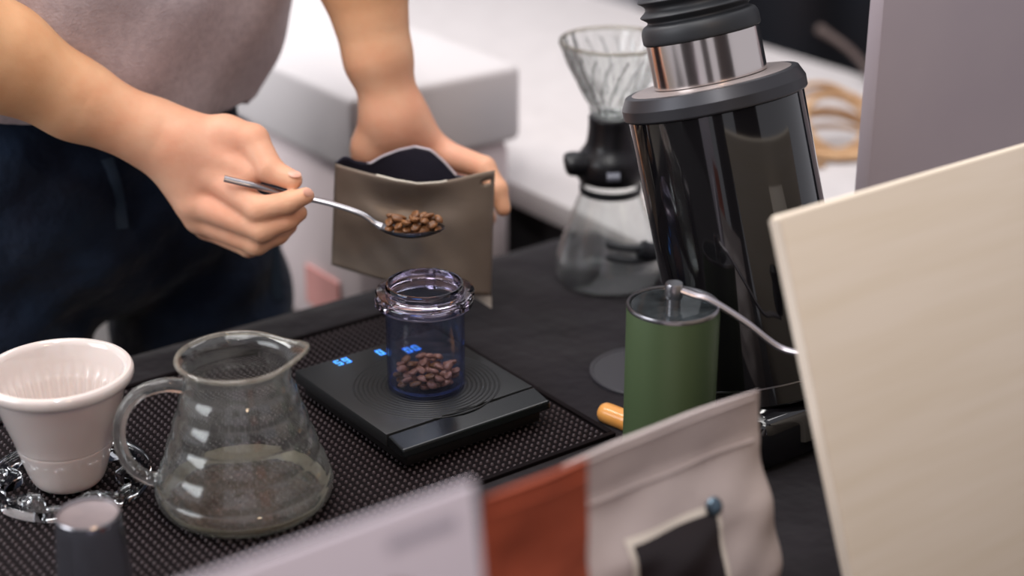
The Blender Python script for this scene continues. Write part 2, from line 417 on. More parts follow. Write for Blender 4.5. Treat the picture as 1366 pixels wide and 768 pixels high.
# ------------------------------------------------------------------ tables
UE, VF, V0, U0 = 1.078, 1.310, 0.28, -0.75        # right end, far edge, near edge, left end of the black table
t = thing('demo_table', 'long table hidden under the black cloth', 'table', W(0, 0, FZ), ANG)
MB().box((U0 + .01, V0 + .01, -.03 - FZ), (UE - .01, VF - .01, -.004 - FZ)).build('tabletop', STANDM, t)
for (lu, lv) in ((U0 + .06, V0 + .06), (UE - .06, V0 + .06), (U0 + .06, VF - .06), (UE - .06, VF - .06)):
    MB().box((lu - .02, lv - .02, 0), (lu + .02, lv + .02, -.03 - FZ)).build('leg', STANDM, t)
b = MB()
nU, nV = 90, 60
def cloth_pt(s, q):
    # unrolled sheet: hangs 0.5 m over every side with soft folds
    D = 0.5; Lu, Lv = UE - U0, VF - V0
    a = -D + s * (Lu + 2 * D); c = -D + q * (Lv + 2 * D)
    u_, v_ = min(max(a, 0), Lu), min(max(c, 0), Lv)
    du, dv = a - u_, c - v_
    drop = max(abs(du), abs(dv))
    z = -drop
    fold = 0.0035 * min(drop / 0.1, 1)
    uu = U0 + u_ + (math.copysign(fold * (1.3 + math.sin(c * 34)), du) if du else 0)
    vv = V0 + v_ + (math.copysign(fold * (1.3 + math.sin(a * 31)), dv) if dv else 0)
    return (uu, vv, z)
b.grid(cloth_pt, 150, 120)
tc_ = b.build('tablecloth', CLOTH, angle=70); tc_.rotation_euler = (0, 0, ANG); tc_.location = (0, 0, -.0008)
md = tc_.modifiers.new('thickness', 'SOLIDIFY'); md.thickness = 0.0025; md.offset = -1
tag(tc_, 'black cloth draped over the long table under the coffee gear', 'tablecloth')

t = thing('side_table', 'white topped side table along the back right, twine lying on it', 'table', W(0, 0, FZ), ANG)
SU0, SU1, SV0, SV1 = 1.092, 1.735, 0.70, 3.0
MB().box((SU0, SV0, -.028 - FZ), (SU1, SV1, 0 - FZ), bevel=.003).build('tabletop', TABLEW, t)
for (lu, lv) in ((SU0 + .05, SV0 + .05), (SU1 - .05, SV0 + .05), (SU0 + .05, SV1 - .05), (SU1 - .05, SV1 - .05)):
    MB().box((lu - .02, lv - .02, 0), (lu + .02, lv + .02, -.028 - FZ)).build('leg', STANDM, t)
b = MB(); b.grid(lambda s, q: (SU0 + .018 + .006 * math.sin(s * 140), SV0 + .02 + s * (SV1 - SV0 - .04), .02 + q * (-.03 - FZ - .02)), 160, 3)
o = b.build('skirt', DARKSKIRT, t, angle=80); o['label'] = 'black skirt'
# ------------------------------------------------------------------ white foam box on a crate behind the table
t = thing('foam_box', 'white lidded foam box with a red sticker behind the pouch', 'box', W(.975, 1.70, -.15), ANG)
hx, hy = .108, .255
MB().box((-hx + .008, -hy + .008, 0), (hx - .008, hy - .008, .21), bevel=.012).build('body', FOAMB, t)
MB().box((-hx, -hy, .21), (hx, hy, .295), bevel=.009, seg=3).build('lid', FOAM, t)
o = MB().box((-hx + .004, -hy + .05, .03), (-hx + .0085, -hy + .12, .075)).build('sticker', REDLAB, t); o['label'] = 'faded red sticker'
t = thing('crate', 'olive-grey crate standing on the floor under the white foam box', 'crate', W(.96, 1.70, FZ), ANG)
hx, hy, hz = .115, .26, .75
for (sx, sy) in ((-1, -1), (1, -1), (-1, 1), (1, 1)):
    MB().box((sx * hx - .02 * sx, sy * hy - .02 * sy, 0), (sx * hx, sy * hy, hz - .02)).build('post', STANDM, t)
for k in range(6):
    z0 = .03 + k * .117
    for sy in (-1, 1): MB().box((-hx + .02, sy * hy - .012 * sy, z0), (hx - .02, sy * hy, z0 + .105)).build('slat', STANDM, t)
    for sx in (-1, 1): MB().box((sx * hx - .012 * sx, -hy + .02, z0), (sx * hx, hy - .02, z0 + .105)).build('slat', STANDM, t)
MB().box((-hx, -hy, hz - .02), (hx, hy, hz)).build('top', STANDM, t)
t = thing('storage_bin', 'large white storage bin standing on the floor far behind the foam box', 'bin', W(.60, 2.75, FZ), ANG)
MB().box((-.42, -.3, 0), (.42, .3, .62), bevel=.03).build('body', WHITE, t)
MB().box((-.44, -.32, .62), (.44, .32, .68), bevel=.015).build('lid', WHITE, t)

# ------------------------------------------------------------------ rubber bar mat
MU0, MU1, MV0, MV1 = 0.14, 0.795, 0.934, 1.248
t = thing('bar_mat', 'black nubbed rubber bar mat under the glass pitcher and scale', 'mat', W(MU0, MV0, 0), ANG)
LU, LV = MU1 - MU0, MV1 - MV0
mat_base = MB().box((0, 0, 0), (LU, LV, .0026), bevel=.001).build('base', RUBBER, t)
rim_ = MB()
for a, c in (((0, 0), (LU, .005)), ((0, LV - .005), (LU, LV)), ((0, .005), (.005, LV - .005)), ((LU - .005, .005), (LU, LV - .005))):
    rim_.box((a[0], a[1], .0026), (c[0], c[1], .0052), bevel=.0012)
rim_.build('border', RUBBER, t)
pit = 0.0062; vs_, fs = [], []
nr = int((LV - .014) / pit); nc = int((LU - .014) / pit)
ca = [(math.cos(PI / 3 * k), math.sin(PI / 3 * k)) for k in range(6)]
for j in range(nr + 1):
    for i in range(nc + 1):
        x, y = .007 + i * pit, .007 + j * pit
        o_ = len(vs_)
        for (r_, z_) in ((.0016, .0026), (.0011, .0043)):
            vs_ += [(x + r_ * c_, y + r_ * s_, z_) for c_, s_ in ca]
        vs_.append((x, y, .0047))
        for k in range(6):
            k2 = (k + 1) % 6
            fs.append((o_ + k, o_ + k2, o_ + 6 + k2, o_ + 6 + k)); fs.append((o_ + 6 + k, o_ + 6 + k2, o_ + 12))
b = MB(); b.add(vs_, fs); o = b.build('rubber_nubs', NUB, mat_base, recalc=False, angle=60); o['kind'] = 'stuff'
MZ = 0.005

# ------------------------------------------------------------------ coffee scale
t = thing('coffee_scale', 'flat black digital scale with glowing blue digits under the clear jar', 'scale', W(.621, .977, MZ), ANG)
SL, SW = .141, .165
MB().box((.006, .006, .002), (SL - .006, SW - .004, .0135), bevel=.002).build('body', SCALESIDE, t)
for (x, y) in ((.018, .018), (SL - .018, .018), (.018, SW - .018), (SL - .018, SW - .018)):
    MB().lathe([(0, 0), (.006, 0), (.006, .002), (0, .002)], 16).xf(Matrix.Translation((x, y, 0))).build('foot', RUBBER, t)
plate = MB().box((0, .0245, .0135), (SL, SW, .0245), bevel=.0012).build('weighing_plate', SCALEM, t)
fs_ = MB(); fs_.add([(0, 0, .0135), (SL, 0, .0135), (SL, .0225, .0135), (0, .0225, .0135), (0, .0012, .0205), (SL, .0012, .0205), (SL, .0225, .0245), (0, .0225, .0245)],
    [(0, 1, 2, 3), (0, 4, 5, 1), (4, 7, 6, 5), (2, 6, 7, 3), (0, 3, 7, 4), (1, 5, 6, 2)])
o = fs_.build('front_panel', GLOSSBLK, t, smooth=False); md = o.modifiers.new('soft_edges', 'BEVEL'); md.width = .0016; md.segments = 3; o['label'] = 'glossy black front strip'
JU, JV = uv_of(G(569, 513, .0295)); jx, jy = JU - .621, JV - .977
rg = MB()
for k in range(13):
    r0 = .014 + k * .0037
    rg.lathe([(r0, 0), (r0 + .0005, .0004), (r0 + .0012, .0004), (r0 + .0016, 0)], 72)
rg.xf(Matrix.Translation((jx, jy, .0245)))
o = rg.build('tread_rings', SCALEM, plate); o['kind'] = 'stuff'
# seven segment digits
SEG = {'0': 'abcdef', '5': 'acdfg', '9': 'abcdfg', '6': 'acdefg'}
def digit(mb, ch, x, y, hgt):
    wd = hgt * .52; th = hgt * .13
    S_ = {'a': ((0, hgt - th), (wd, hgt)), 'g': ((0, hgt / 2 - th / 2), (wd, hgt / 2 + th / 2)), 'd': ((0, 0), (wd, th)),
          'f': ((0, hgt / 2), (th, hgt)), 'b': ((wd - th, hgt / 2), (wd, hgt)), 'e': ((0, 0), (th, hgt / 2)), 'c': ((wd - th, 0), (wd, hgt / 2))}
    for q in SEG[ch]:
        (a0, b0), (a1, b1) = S_[q]; mb.box((x + a0, y + b0, .0245), (x + a1, y + b1, .0248))
def disp(px_, py_):
    u_, v_ = uv_of(G(px_, py_, .03)); return u_ - .621, v_ - .977
for s_, (px_, py_) in (('59', (452, 487)), ('0', (508, 473)), ('00', (545, 470))):
    x_, y_ = disp(px_, py_)
    for k, ch in enumerate(s_):
        b = MB(); digit(b, ch, x_ + k * .0078, y_, .0098)
        o = b.build('display_digit', BLUELED, plate, smooth=False); o['label'] = 'glowing blue digit'

# ------------------------------------------------------------------ beans: two meshes shared by every bean
def bean_mesh(name, m, seed):
    rnd = random.Random(seed); L, Wd, H = .0050 * rnd.uniform(.95, 1.05), .0036, .0030
    nu, nv = 14, 9; vs_ = [(-L, 0, 0)]; fs = []
    for i in range(1, nv):
        th_ = PI * i / nv
        for k in range(nu):
            ph = 2 * PI * k / nu
            x = -L * math.cos(th_); y = Wd * math.sin(th_) * math.cos(ph); z = H * math.sin(th_) * math.sin(ph)
            if z > 0:
                z *= .62
                z -= .0013 * math.exp(-(y / .0007) ** 2) * math.sin(th_)
            vs_.append((x, y + .0003 * math.sin(x * 700), z))
    vs_.append((L, 0, 0))
    for k in range(nu): fs.append((0, 1 + (k + 1) % nu, 1 + k)); q = 1 + (nv - 2) * nu; fs.append((q + k, q + (k + 1) % nu, len(vs_) - 1))
    for i in range(nv - 2):
        for k in range(nu):
            a = 1 + i * nu; fs.append((a + k, a + (k + 1) % nu, a + nu + (k + 1) % nu, a + nu + k))
    me = bpy.data.meshes.new(name); me.from_pydata(vs_, [], fs); me.materials.append(m)
    bm = bmesh.new(); bm.from_mesh(me); bmesh.ops.recalc_face_normals(bm, faces=bm.faces[:]); bm.to_mesh(me); bm.free()
    me.polygons.foreach_set('use_smooth', [True] * len(me.polygons)); return me
def settle(n, rx, ry, floor_fn, rad, rnd, tries=70):
    """Drop n beans one by one into the lowest free spot of an elliptical dish."""
    out = []
    for _ in range(n):
        best = None
        for _ in range(tries):
            a = rnd.uniform(0, 2 * PI); q = math.sqrt(rnd.random())
            x, y = rx * q * math.cos(a), ry * q * math.sin(a)
            z = floor_fn(x, y) + rad * .72
            for (X, Y, Z) in out:
                d2 = (x - X) ** 2 + (y - Y) ** 2
                if d2 < 4 * rad * rad: z = max(z, Z + math.sqrt(4 * rad * rad - d2) * .72)
            if best is None or z < best[2]: best = (x, y, z)
        out.append(best)
    return out
def pour(spots, origin, meshes, label, group, rnd, tilt=.45):
    for (x, y, z) in spots:
        o = bpy.data.objects.new('coffee_bean', rnd.choice(meshes)); C.objects.link(o)
        o.location = Vector(origin) + Vector((x, y, z))
        o.rotation_euler = (rnd.uniform(-tilt, tilt) + rnd.choice((0, 0, PI)), rnd.uniform(-tilt, tilt), rnd.uniform(0, 2 * PI))
        tag(o, label, 'coffee bean', group)

# ------------------------------------------------------------------ clear jar on the scale
JZ = MZ + .0250
jc = W(JU, JV, JZ)
t = thing('dosing_jar', 'clear bluish plastic jar with roasted beans standing on the black scale', 'jar', jc, R(20))
MB().lathe([(0, .0004), (.0298, .0004), (.0314, .0018), (.0316, .004), (.0318, .070), (.0318, .0745), (.0302, .0745), (.0300, .005), (.0285, .0032), (0, .0032)], 80).build('body', JARG, t)
# thick base ring that shines blue
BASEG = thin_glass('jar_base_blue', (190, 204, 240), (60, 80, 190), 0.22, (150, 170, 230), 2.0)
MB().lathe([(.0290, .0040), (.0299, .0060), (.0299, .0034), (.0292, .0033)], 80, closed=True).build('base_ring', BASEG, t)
MB().lathe([(.0319, .0710), (.0385, .0720), (.0392, .0735), (.0392, .0775), (.0385, .0785), (.0319, .0785)], 80, closed=True).build('collar', COLLARG, t)
def lug_fn(r, z, tt):
    k = 1.0 if (math.cos(tt * 3) > .25) else 0.0
    return (r + .0008 * k if r > .038 else r, z)
lock = MB().lathe([(.0320, .0790), (.0380, .0793), (.0390, .0803), (.0390, .0825), (.0380, .0835), (.0320, .0835)], 120, closed=True, fn=lug_fn).build('lock_ring', COLLARG, t)
MB().lathe([(.0294, .0745), (.0300, .0745), (.0312, .0825), (.0312, .0885), (.0305, .0897), (.0292, .0897), (.0286, .0885), (.0286, .0825)], 80, closed=True).build('neck_ring', COLLARG, t)
for a in (205, 325, 85):
    b = MB(); b.box((.0378, -.005, .0740), (.0412, .005, .0830), bevel=.0012); b.xf(Matrix.Rotation(R(a - 20), 4, 'Z'))
    b.build('lug', COLLARG, lock)
rnd = random.Random(3)
bm1 = bean_mesh('coffee_bean', BEAND, 1); bm2 = bean_mesh('coffee_bean', BEAN, 2)
pour(settle(62, .0242, .0242, lambda x, y: .0034, .0044, rnd), jc, [bm1, bm1, bm2], 'brown roasted coffee bean lying in the clear jar', 'coffee beans in the clear jar', rnd)

# ------------------------------------------------------------------ glass pitcher
pc = G(328, 666, MZ)
t = thing('glass_pitcher', 'misted clear glass pitcher with loop handle standing on the rubber mat', 'pitcher', pc, 0)
PR = [(0, .0006), (.050, .0006), (.0585, .0020), (.0635, .0065), (.0655, .0135), (.0648, .0190)]
for k, (za, zb) in enumerate(((.0205, .0400), (.0400, .0595), (.0595, .0780), (.0780, .0960))):
    for f_ in (.06, .3, .55, .8, .97):
        z_ = za + (zb - za) * f_
        PR.append((.0640 - (.0640 - .0392) * ((z_ - .0205) / .0755) ** .94 + .0016 * math.sin(PI * f_) - .0006, z_))
PR += [(.0383, .1010), (.0374, .1060), (.0370, .1090), (.0378, .1120), (.0405, .1148), (.0432, .1166)]
PRs = [tuple(p) for p in spline(PR[1:], 4)]
SPA = R(14)
def spout(r, z, tt):
    d = (tt - SPA + PI) % (2 * PI) - PI
    k = math.exp(-(d / .30) ** 2) * min(max((z - .100) / .0166, 0), 1.2) ** 1.5
    return r * (1 - .03 * math.exp(-((abs(d) - .75) / .3) ** 2) * min(max((z - .1) / .0166, 0), 1)) + .0085 * k, z + .002 * k
outer = [PR[0]] + PRs
inner = [(max(r - .0016, 0.0), z + (.0016 if z < .003 else 0)) for r, z in reversed(outer)]
inner[-1] = (0, .0024)
MB().lathe(outer + inner, 144, fn=spout).build('body', PITCHG, t)
rim_c = [(.0424 + .0018 * math.cos(a), .1168 + .0018 * math.sin(a)) for a in [2 * PI * k / 10 for k in range(10)]]
RIMG = thin_glass('rim_glass', (235, 232, 226), (216, 206, 190), 0.22, (226, 220, 208), 2.2)
MB().lathe(rim_c, 96, closed=True, fn=spout).build('rim', RIMG, t)
MB().lathe([(.0570, .0032), (.0595, .0050), (.0615, .0085), (.0625, .0112), (.0619, .0112), (.0595, .0070)], 80, closed=True).build('base_glint', BASEGLINT, t)['label'] = 'pale yellowish ring, its colour standing for light caught in the bottom edge'  # milky beige ring imitates bright reflections in the thick glass bottom
hd = [(-.0390, -.004, .096), (-.052, -.008, .0985), (-.068, -.012, .0945), (-.0795, -.016, .0830), (-.0845, -.018, .067), (-.0835, -.018, .050), (-.0775, -.017, .036), (-.0690, -.014, .027), (-.0630, -.012, .024)]
pts = spline(hd, 6)
rr = [.0058 - .0012 * math.sin(PI * i / (len(pts) - 1)) for i in range(len(pts))]
MB().tube(pts, rr, 14).build('handle', HANDGLASS, t)

# ------------------------------------------------------------------ ceramic dripper and its acrylic holder
dc = G(93, 643, MZ)
t = thing('ceramic_dripper', 'white ceramic coffee dripper with ribbed inside on the clear holder', 'dripper', dc, 0)
out_p = [(0, .001), (.019, .001), (.0245, .0035), (.0288, .0110), (.0345, .0310), (.0356, .0360), (.0353, .0367), (.0361, .0377), (.0372, .0420), (.0415, .0560), (.0462, .0715), (.0490, .0815), (.0492, .0835), (.0520, .0848), (.0545, .0868), (.0556, .0900), (.0552, .0935), (.0536, .0955), (.0512, .0958)]
in_p = [(.0492, .0945), (.0478, .0915), (.0452, .0800), (.0420, .0680), (.0340, .0400), (.0265, .0140), (.0235, .0075), (.0060, .0060), (0, .0060)]
RIBR = lambda z: .0265 + (z - .014) * (.0415 - .0265) / .053
def ribf(r, z, tt): return (r - (.0017 * (0.5 + 0.5 * math.cos(tt * 34)) if .012 < z < .0705 and r < RIBR(z) + .0008 else 0), z)
bo = MB(); bo.lathe([out_p[0]] + [tuple(p) for p in spline(out_p[1:-1], 3)] + [out_p[-1]] + in_p[:3] + [(.0432, .0720), (.0424, .0695), (.0415, .0670), (.0340, .0400), (.0265, .0140)] + in_p[6:], 320, fn=ribf)
bo.build('cup', CERAMIC, t)
t = thing('dripper_holder', 'clear acrylic ring with scalloped cutouts around the ceramic dripper foot', 'holder', dc, R(12))
N = 240; ro, z0, z1 = .0605, .0006, .0085
def rin(a):
    q = (a * 6 / (2 * PI)) % 1.0
    s1 = 1 / (1 + math.exp(-(q - .16) * 40)) - 1 / (1 + math.exp(-(q - .62) * 40))
    return .0365 + .0145 * s1 + .002 * math.sin(a * 12)
vs_, fs = [], []
for k in range(N):
    a = 2 * PI * k / N; c_, s_ = math.cos(a), math.sin(a); ri = rin(a)
    for (r_, z_) in ((ro, z0), (ro + .0006, z0 + .001), (ro + .0006, z1 - .001), (ro, z1), (ri + .0006, z1), (ri, z1 - .0008), (ri, z0 + .0008), (ri + .0006, z0)): vs_.append((r_ * c_, r_ * s_, z_))
for k in range(N):
    k2 = (k + 1) % N
    for j in range(8): fs.append((k * 8 + j, k2 * 8 + j, k2 * 8 + (j + 1) % 8, k * 8 + (j + 1) % 8))
b = MB(); b.add(vs_, fs); b.build('ring', ACRYLIC, t)
for k in range(6):
    a = 2 * PI * (k + .88) / 6
    b = MB(); b.lathe([(.0022, .0086), (.0046, .0086), (.0052, .0100), (.0046, .0118), (.0022, .0118)], 24, closed=True)
    b.xf(Matrix.Translation((.050 * math.cos(a), .050 * math.sin(a), 0))).build('stud', ACRYLIC, t)

# ------------------------------------------------------------------ upturned tumbler
c = G(130, 800, MZ)
t = thing('steel_tumbler', 'small smoked steel cup turned upside down in front of the ceramic dripper', 'cup', c, 0)
MB().lathe([(.0255, .0), (.0262, .0010), (.0258, .0040), (.0240, .0300), (.0220, .0560), (.0214, .0630), (.0208, .0655), (.0196, .0662), (.0196, .058), (.022, .03), (.0245, .002)], 64, closed=True).build('body', TUMB, t)
MB().lathe([(0, .0652), (.0186, .0652), (.0195, .0656), (.0195, .0630), (0, .0630)], 64).build('base', TUMBTOP, t)['label'] = 'matt grey underside'
MB().lathe([(.0192, .0655), (.0210, .0652), (.0213, .0664), (.0206, .0674), (.0196, .0672)], 64, closed=True).build('rim', STEEL, t)['label'] = 'shiny steel rim'

# ------------------------------------------------------------------ green hand grinder
gc = G(889, 640, 0)
t = thing('hand_grinder', 'green metal hand coffee grinder with a long steel crank', 'grinder', gc, 0)
GH = .146
MB().lathe([(0, .0), (.0325, .0), (.0340, .0015), (.0343, .004), (.0343, .1435), (.0340, .1445), (.0322, .1445), (.0318, .142), (.0318, .118), (0, .118)], 96).build('body', GREEN, t)
MB().lathe([(.0321, .1440), (.0342, .1444), (.0345, .1460), (.0338, .1474), (.0322, .1472), (.0318, .1455)], 96, closed=True).build('top_rim', STEEL, t)['label'] = 'bare steel rim'
MB().lathe([(.0045, .1452), (.031, .1458), (.0317, .1445), (.0300, .1430), (.0045, .1430)], 80, closed=True).build('lid', LIDG, t)['label'] = 'clear smoky lid'
MB().lathe([(0, .1182), (.0060, .1182), (.0060, .1300), (.0100, .1310), (.0100, .1345), (.0052, .1350), (.0052, .1520), (0, .1520)], 32).build('shaft', STEEL, t)
MB().lathe([(0, .1520), (.0062, .1520), (.0066, .1528), (.0066, .1622), (.0060, .1634), (0, .1636)], 32).build('nut', STEEL, t)
e1 = P(1040, 463, 1.150) - gc; e2 = P(1082, 473, 1.140) - gc; e0 = P(948, 400, 1.152) - gc
arm = spline([(.004, -.001, .1585), tuple(e0 * .55 + Vector((0, 0, .0715))), tuple(e0), tuple((e0 + e1) / 2 + Vector((0, 0, .0015))), tuple(e1), tuple(e2), tuple(e2 + Vector((.018, -.002, -.002)))], 6)
crank = MB().tube(arm, .0040, 12, ry=.0024).build('crank', CRANKM, t)
ke = Vector(arm[-1])
b = MB(); b.lathe([(0, -.002), (.006, -.002), (.0085, .004), (.0095, .014), (.007, .026), (.0095, .034), (.006, .040), (0, .041)], 32); b.xf(Matrix.Translation(ke + Vector((0, 0, .0035))))
b.build('knob', SCALEM, crank)['label'] = 'black crank knob'

# ------------------------------------------------------------------ wooden handled brush and black disc on the cloth
p0 = W(.8045, .966, .0088); p1 = W(.8150, .915, .0088); p2 = W(.818, .896, .0082)
t = thing('wooden_brush', 'orange wooden handle of a small brush lying behind the green grinder', 'brush', p0, 0)
dv = (p1 - p0); L_ = dv.length
b = MB(); b.lathe([(0, 0), (.004, .0003), (.0068, .0018), (.0083, .0045), (.0086, .008), (.0086, L_), (0, L_)], 32)
M_ = dv.to_track_quat('Z', 'Y').to_matrix().to_4x4(); b.xf(M_); b.build('handle', WOODORANGE, t)
b = MB(); b.lathe([(0, L_), (.0072, L_), (.0078, L_ + .008), (.0070, L_ + .018), (0, L_ + .019)], 24); b.xf(M_); b.build('bristles', RUBBER, t)['label'] = 'short black bristles'
c = G(861, 500, 0)
b = MB(); b.lathe([(0, 0), (.0475, 0), (.0485, .0008), (.0485, .0040), (.0475, .0050), (.0455, .0050), (.0448, .0042), (0, .0042)], 96)
o = b.build('black_disc', mat('disc_black', (52, 50, 54), 0.5, spec=0.5)); o.location = c; tag(o, 'flat round black disc lying on the cloth behind the green grinder', 'disc')

# ------------------------------------------------------------------ electric grinder, leaning back over its foot
gu, gv = .911, .891
t = thing('electric_grinder', 'tall gloss black electric coffee grinder leaning back, ribbed bellows on top', 'grinder', W(gu, gv, 0), ANG)
MB().box((-.070, -.076, .002), (.070, .044, .046), bevel=.012, seg=4).build('base', EGBODY, t)
for (x, y) in ((-.055, -.06), (.055, -.06), (-.055, .03), (.055, .03)):
    MB().lathe([(0, 0), (.008, 0), (.008, .003), (0, .003)], 16).xf(Matrix.Translation((x, y, 0))).build('foot', RUBBER, t)
TI = Matrix.Translation((0, -.004, .050)) @ Matrix.Rotation(R(-3.2), 4, 'Y') @ Matrix.Rotation(R(-16.5), 4, 'X')
HB = -.027
def tilted(prof, name, m, n=96, angle=38, **k):
    b = MB(); b.lathe(prof, n, **k); b.xf(TI); return b.build(name, m, t, angle=angle)
BR = .0690
tilted([(0, -.016), (BR - .002, -.016), (BR, -.014), (BR, .0), (0, .0)], 'lower_shell', EGBODY)
tilted([(0, .0008), (BR, .0008), (BR + .0002, .002), (BR + .0002, .2415 + HB), (0, .2415 + HB)], 'body', EGBODY)
tilted([(BR - .001, -.0002), (BR + .0005, -.0002), (BR + .0005, .0010), (BR - .001, .0010)], 'seam_ring', STEEL, closed=True)
def up(pr): return [(r, z + HB) for r, z in pr]
tilted(up([(0, .2425), (BR + .0028, .2425), (BR + .0036, .2437), (BR + .0036, .2515), (BR - .0006, .2600), (BR - .002, .2606), (0, .2606)]), 'collar', EGCOLLAR, angle=11)
tilted(up([(0, .2607), (BR - .006, .2607), (BR - .008, .2616), (0, .2616)]), 'top_plate', mat('top_plate_grey', (150, 140, 138), .4, metal=.5))
tilted(up([(0, .2623), (.0445, .2623), (.0445, .2965), (.0435, .2970), (0, .2970)]), 'metal_neck', ALU)['label'] = 'polished aluminium neck'
bp = [(0, .2972), (.0455, .2972), (.0462, .2990), (.0460, .3060), (.0440, .3105), (.0405, .3125)]
for k in range(7):
    z_ = .3125 + k * .0118
    bp += [(.0400, z_ + .002), (.0435, z_ + .0048), (.0446, z_ + .0060), (.0435, z_ + .0074), (.0400, z_ + .0104)]
bp += [(.040, .394), (.044, .397), (.044, .406), (0, .406)]
tilted(up([bp[0]] + [tuple(p) for p in spline(bp[1:], 3)] + [bp[-1]]), 'bellows', BELLOW)

# ------------------------------------------------------------------ switch dripper on its glass server
sc = G(812, 373, 0)
t = thing('coffee_server', 'round clear glass coffee server with black handle, behind the electric grinder', 'server', sc, 0)
so = [(.044, .0006), (.0485, .003), (.0515, .010), (.0520, .018), (.0500, .030), (.0455, .047), (.0395, .064), (.0335, .080), (.0290, .092), (.0280, .099), (.0285, .104)]
so = [tuple(p) for p in spline(so, 4)]
si = [(r - .0016, z + (.002 if z < .004 else 0)) for r, z in reversed(so)]
MB().lathe([(0, .0006)] + so + si + [(0, .0028)], 80).build('body', SERVG, t)
MB().lathe([(.0286, .0800 + .012), (.0300, .092), (.0300, .099), (.0286, .099)], 64, closed=True).build('neck_band', BELLOW, t)
hl = []
for z_ in (.0545, .0420):
    q = spline([(-.004, -.0445, z_), (.006, -.0500, z_), (.022, -.0520, z_ - .001), (.040, -.0440, z_ - .001), (.052, -.034, z_ - .002)], 5)
    hl.append(q)
b = MB()
for q in hl: b.tube(q, .0034, 10)
b.tube(spline([(.026, -.0515, .0535), (.036, -.0475, .048), (.052, -.034, .0465), (.066, -.026, .047), (.080, -.022, .030)], 5), .0065, 12, ry=.0090, up=(0, 0, 1))
b.tube([(-.004, -.0445, .0545), (-.0035, -.040, .0545)], .003, 8); b.tube([(-.004, -.0445, .042), (-.0035, -.0415, .042)], .003, 8)
b.build('handle', BELLOW, t)['label'] = 'black forked handle'
t = thing('glass_dripper', 'ribbed clear glass cone dripper with black rubber base on the glass server', 'dripper', sc + Vector((0, 0, .1045)), 0)
rb = [(.0, .0), (.0300, .0), (.0330, .003), (.0345, .010), (.0330, .022), (.0270, .031), (.0240, .038), (.0225, .052), (.0225, .062), (.0195, .063), (0, .063)]
MB().lathe([rb[0]] + [tuple(p) for p in spline(rb[1:-1], 3)] + [rb[-1]], 64).build('rubber_base', RUBBERD, t)
b = MB(); b.tube(spline([(-.026, -.012, .018), (-.038, -.014, .0195), (-.0455, -.0145, .0185)], 5), [.014, .014, .014, .0145, .0148, .015, .015, .0145, .013, .010, .005], 14, ry=[.0115] * 6 + [.0112, .0108, .010, .008, .004], up=(0, 0, 1)); b.build('switch_lever', RUBBERD, t)
MB().tube([(-.006, -.0345, .013), (.006, -.0345, .0135)], .006, 14, ry=.0045).build('switch_button', mat('switch_grey', (110, 112, 122), .3), t)['label'] = 'grey shiny switch button'
def conef(r, z, tt): 
    return (r + (.0016 * (.5 + .5 * math.cos(tt * 20 + (z - .06) * 55)) if z > .066 else 0), z)
co = [(.0180, .0635), (.0200, .066), (.0215, .074), (.0290, .088), (.0410, .112), (.0480, .128), (.0505, .134)]
co = [tuple(p) for p in spline(co, 4)]
ci = [(r - .0032, z) for r, z in reversed(co)]
b = MB(); b.lathe([(.004, .0635)] + co + ci + [(.004, .0665)], 160, closed=True, fn=conef); b.build('cone', SERVG, t)
MB().lathe([(.0490 + .0022 * math.cos(a), .1345 + .0018 * math.sin(a)) for a in [2 * PI * k / 10 for k in range(10)]], 96, closed=True).build('rim', RIMG, t)
for k in range(20):
    a = 2 * PI * k / 20
    q = [(r * math.cos(a + (z - .066) * 9), r * math.sin(a + (z - .066) * 9), z) for r, z in ((.0232, .076), (.0310, .090), (.0425, .113), (.0478, .126))]
    MB().tube(spline(q, 3), [.0012] * 10, 6).build('rib', GLASSROD, t)

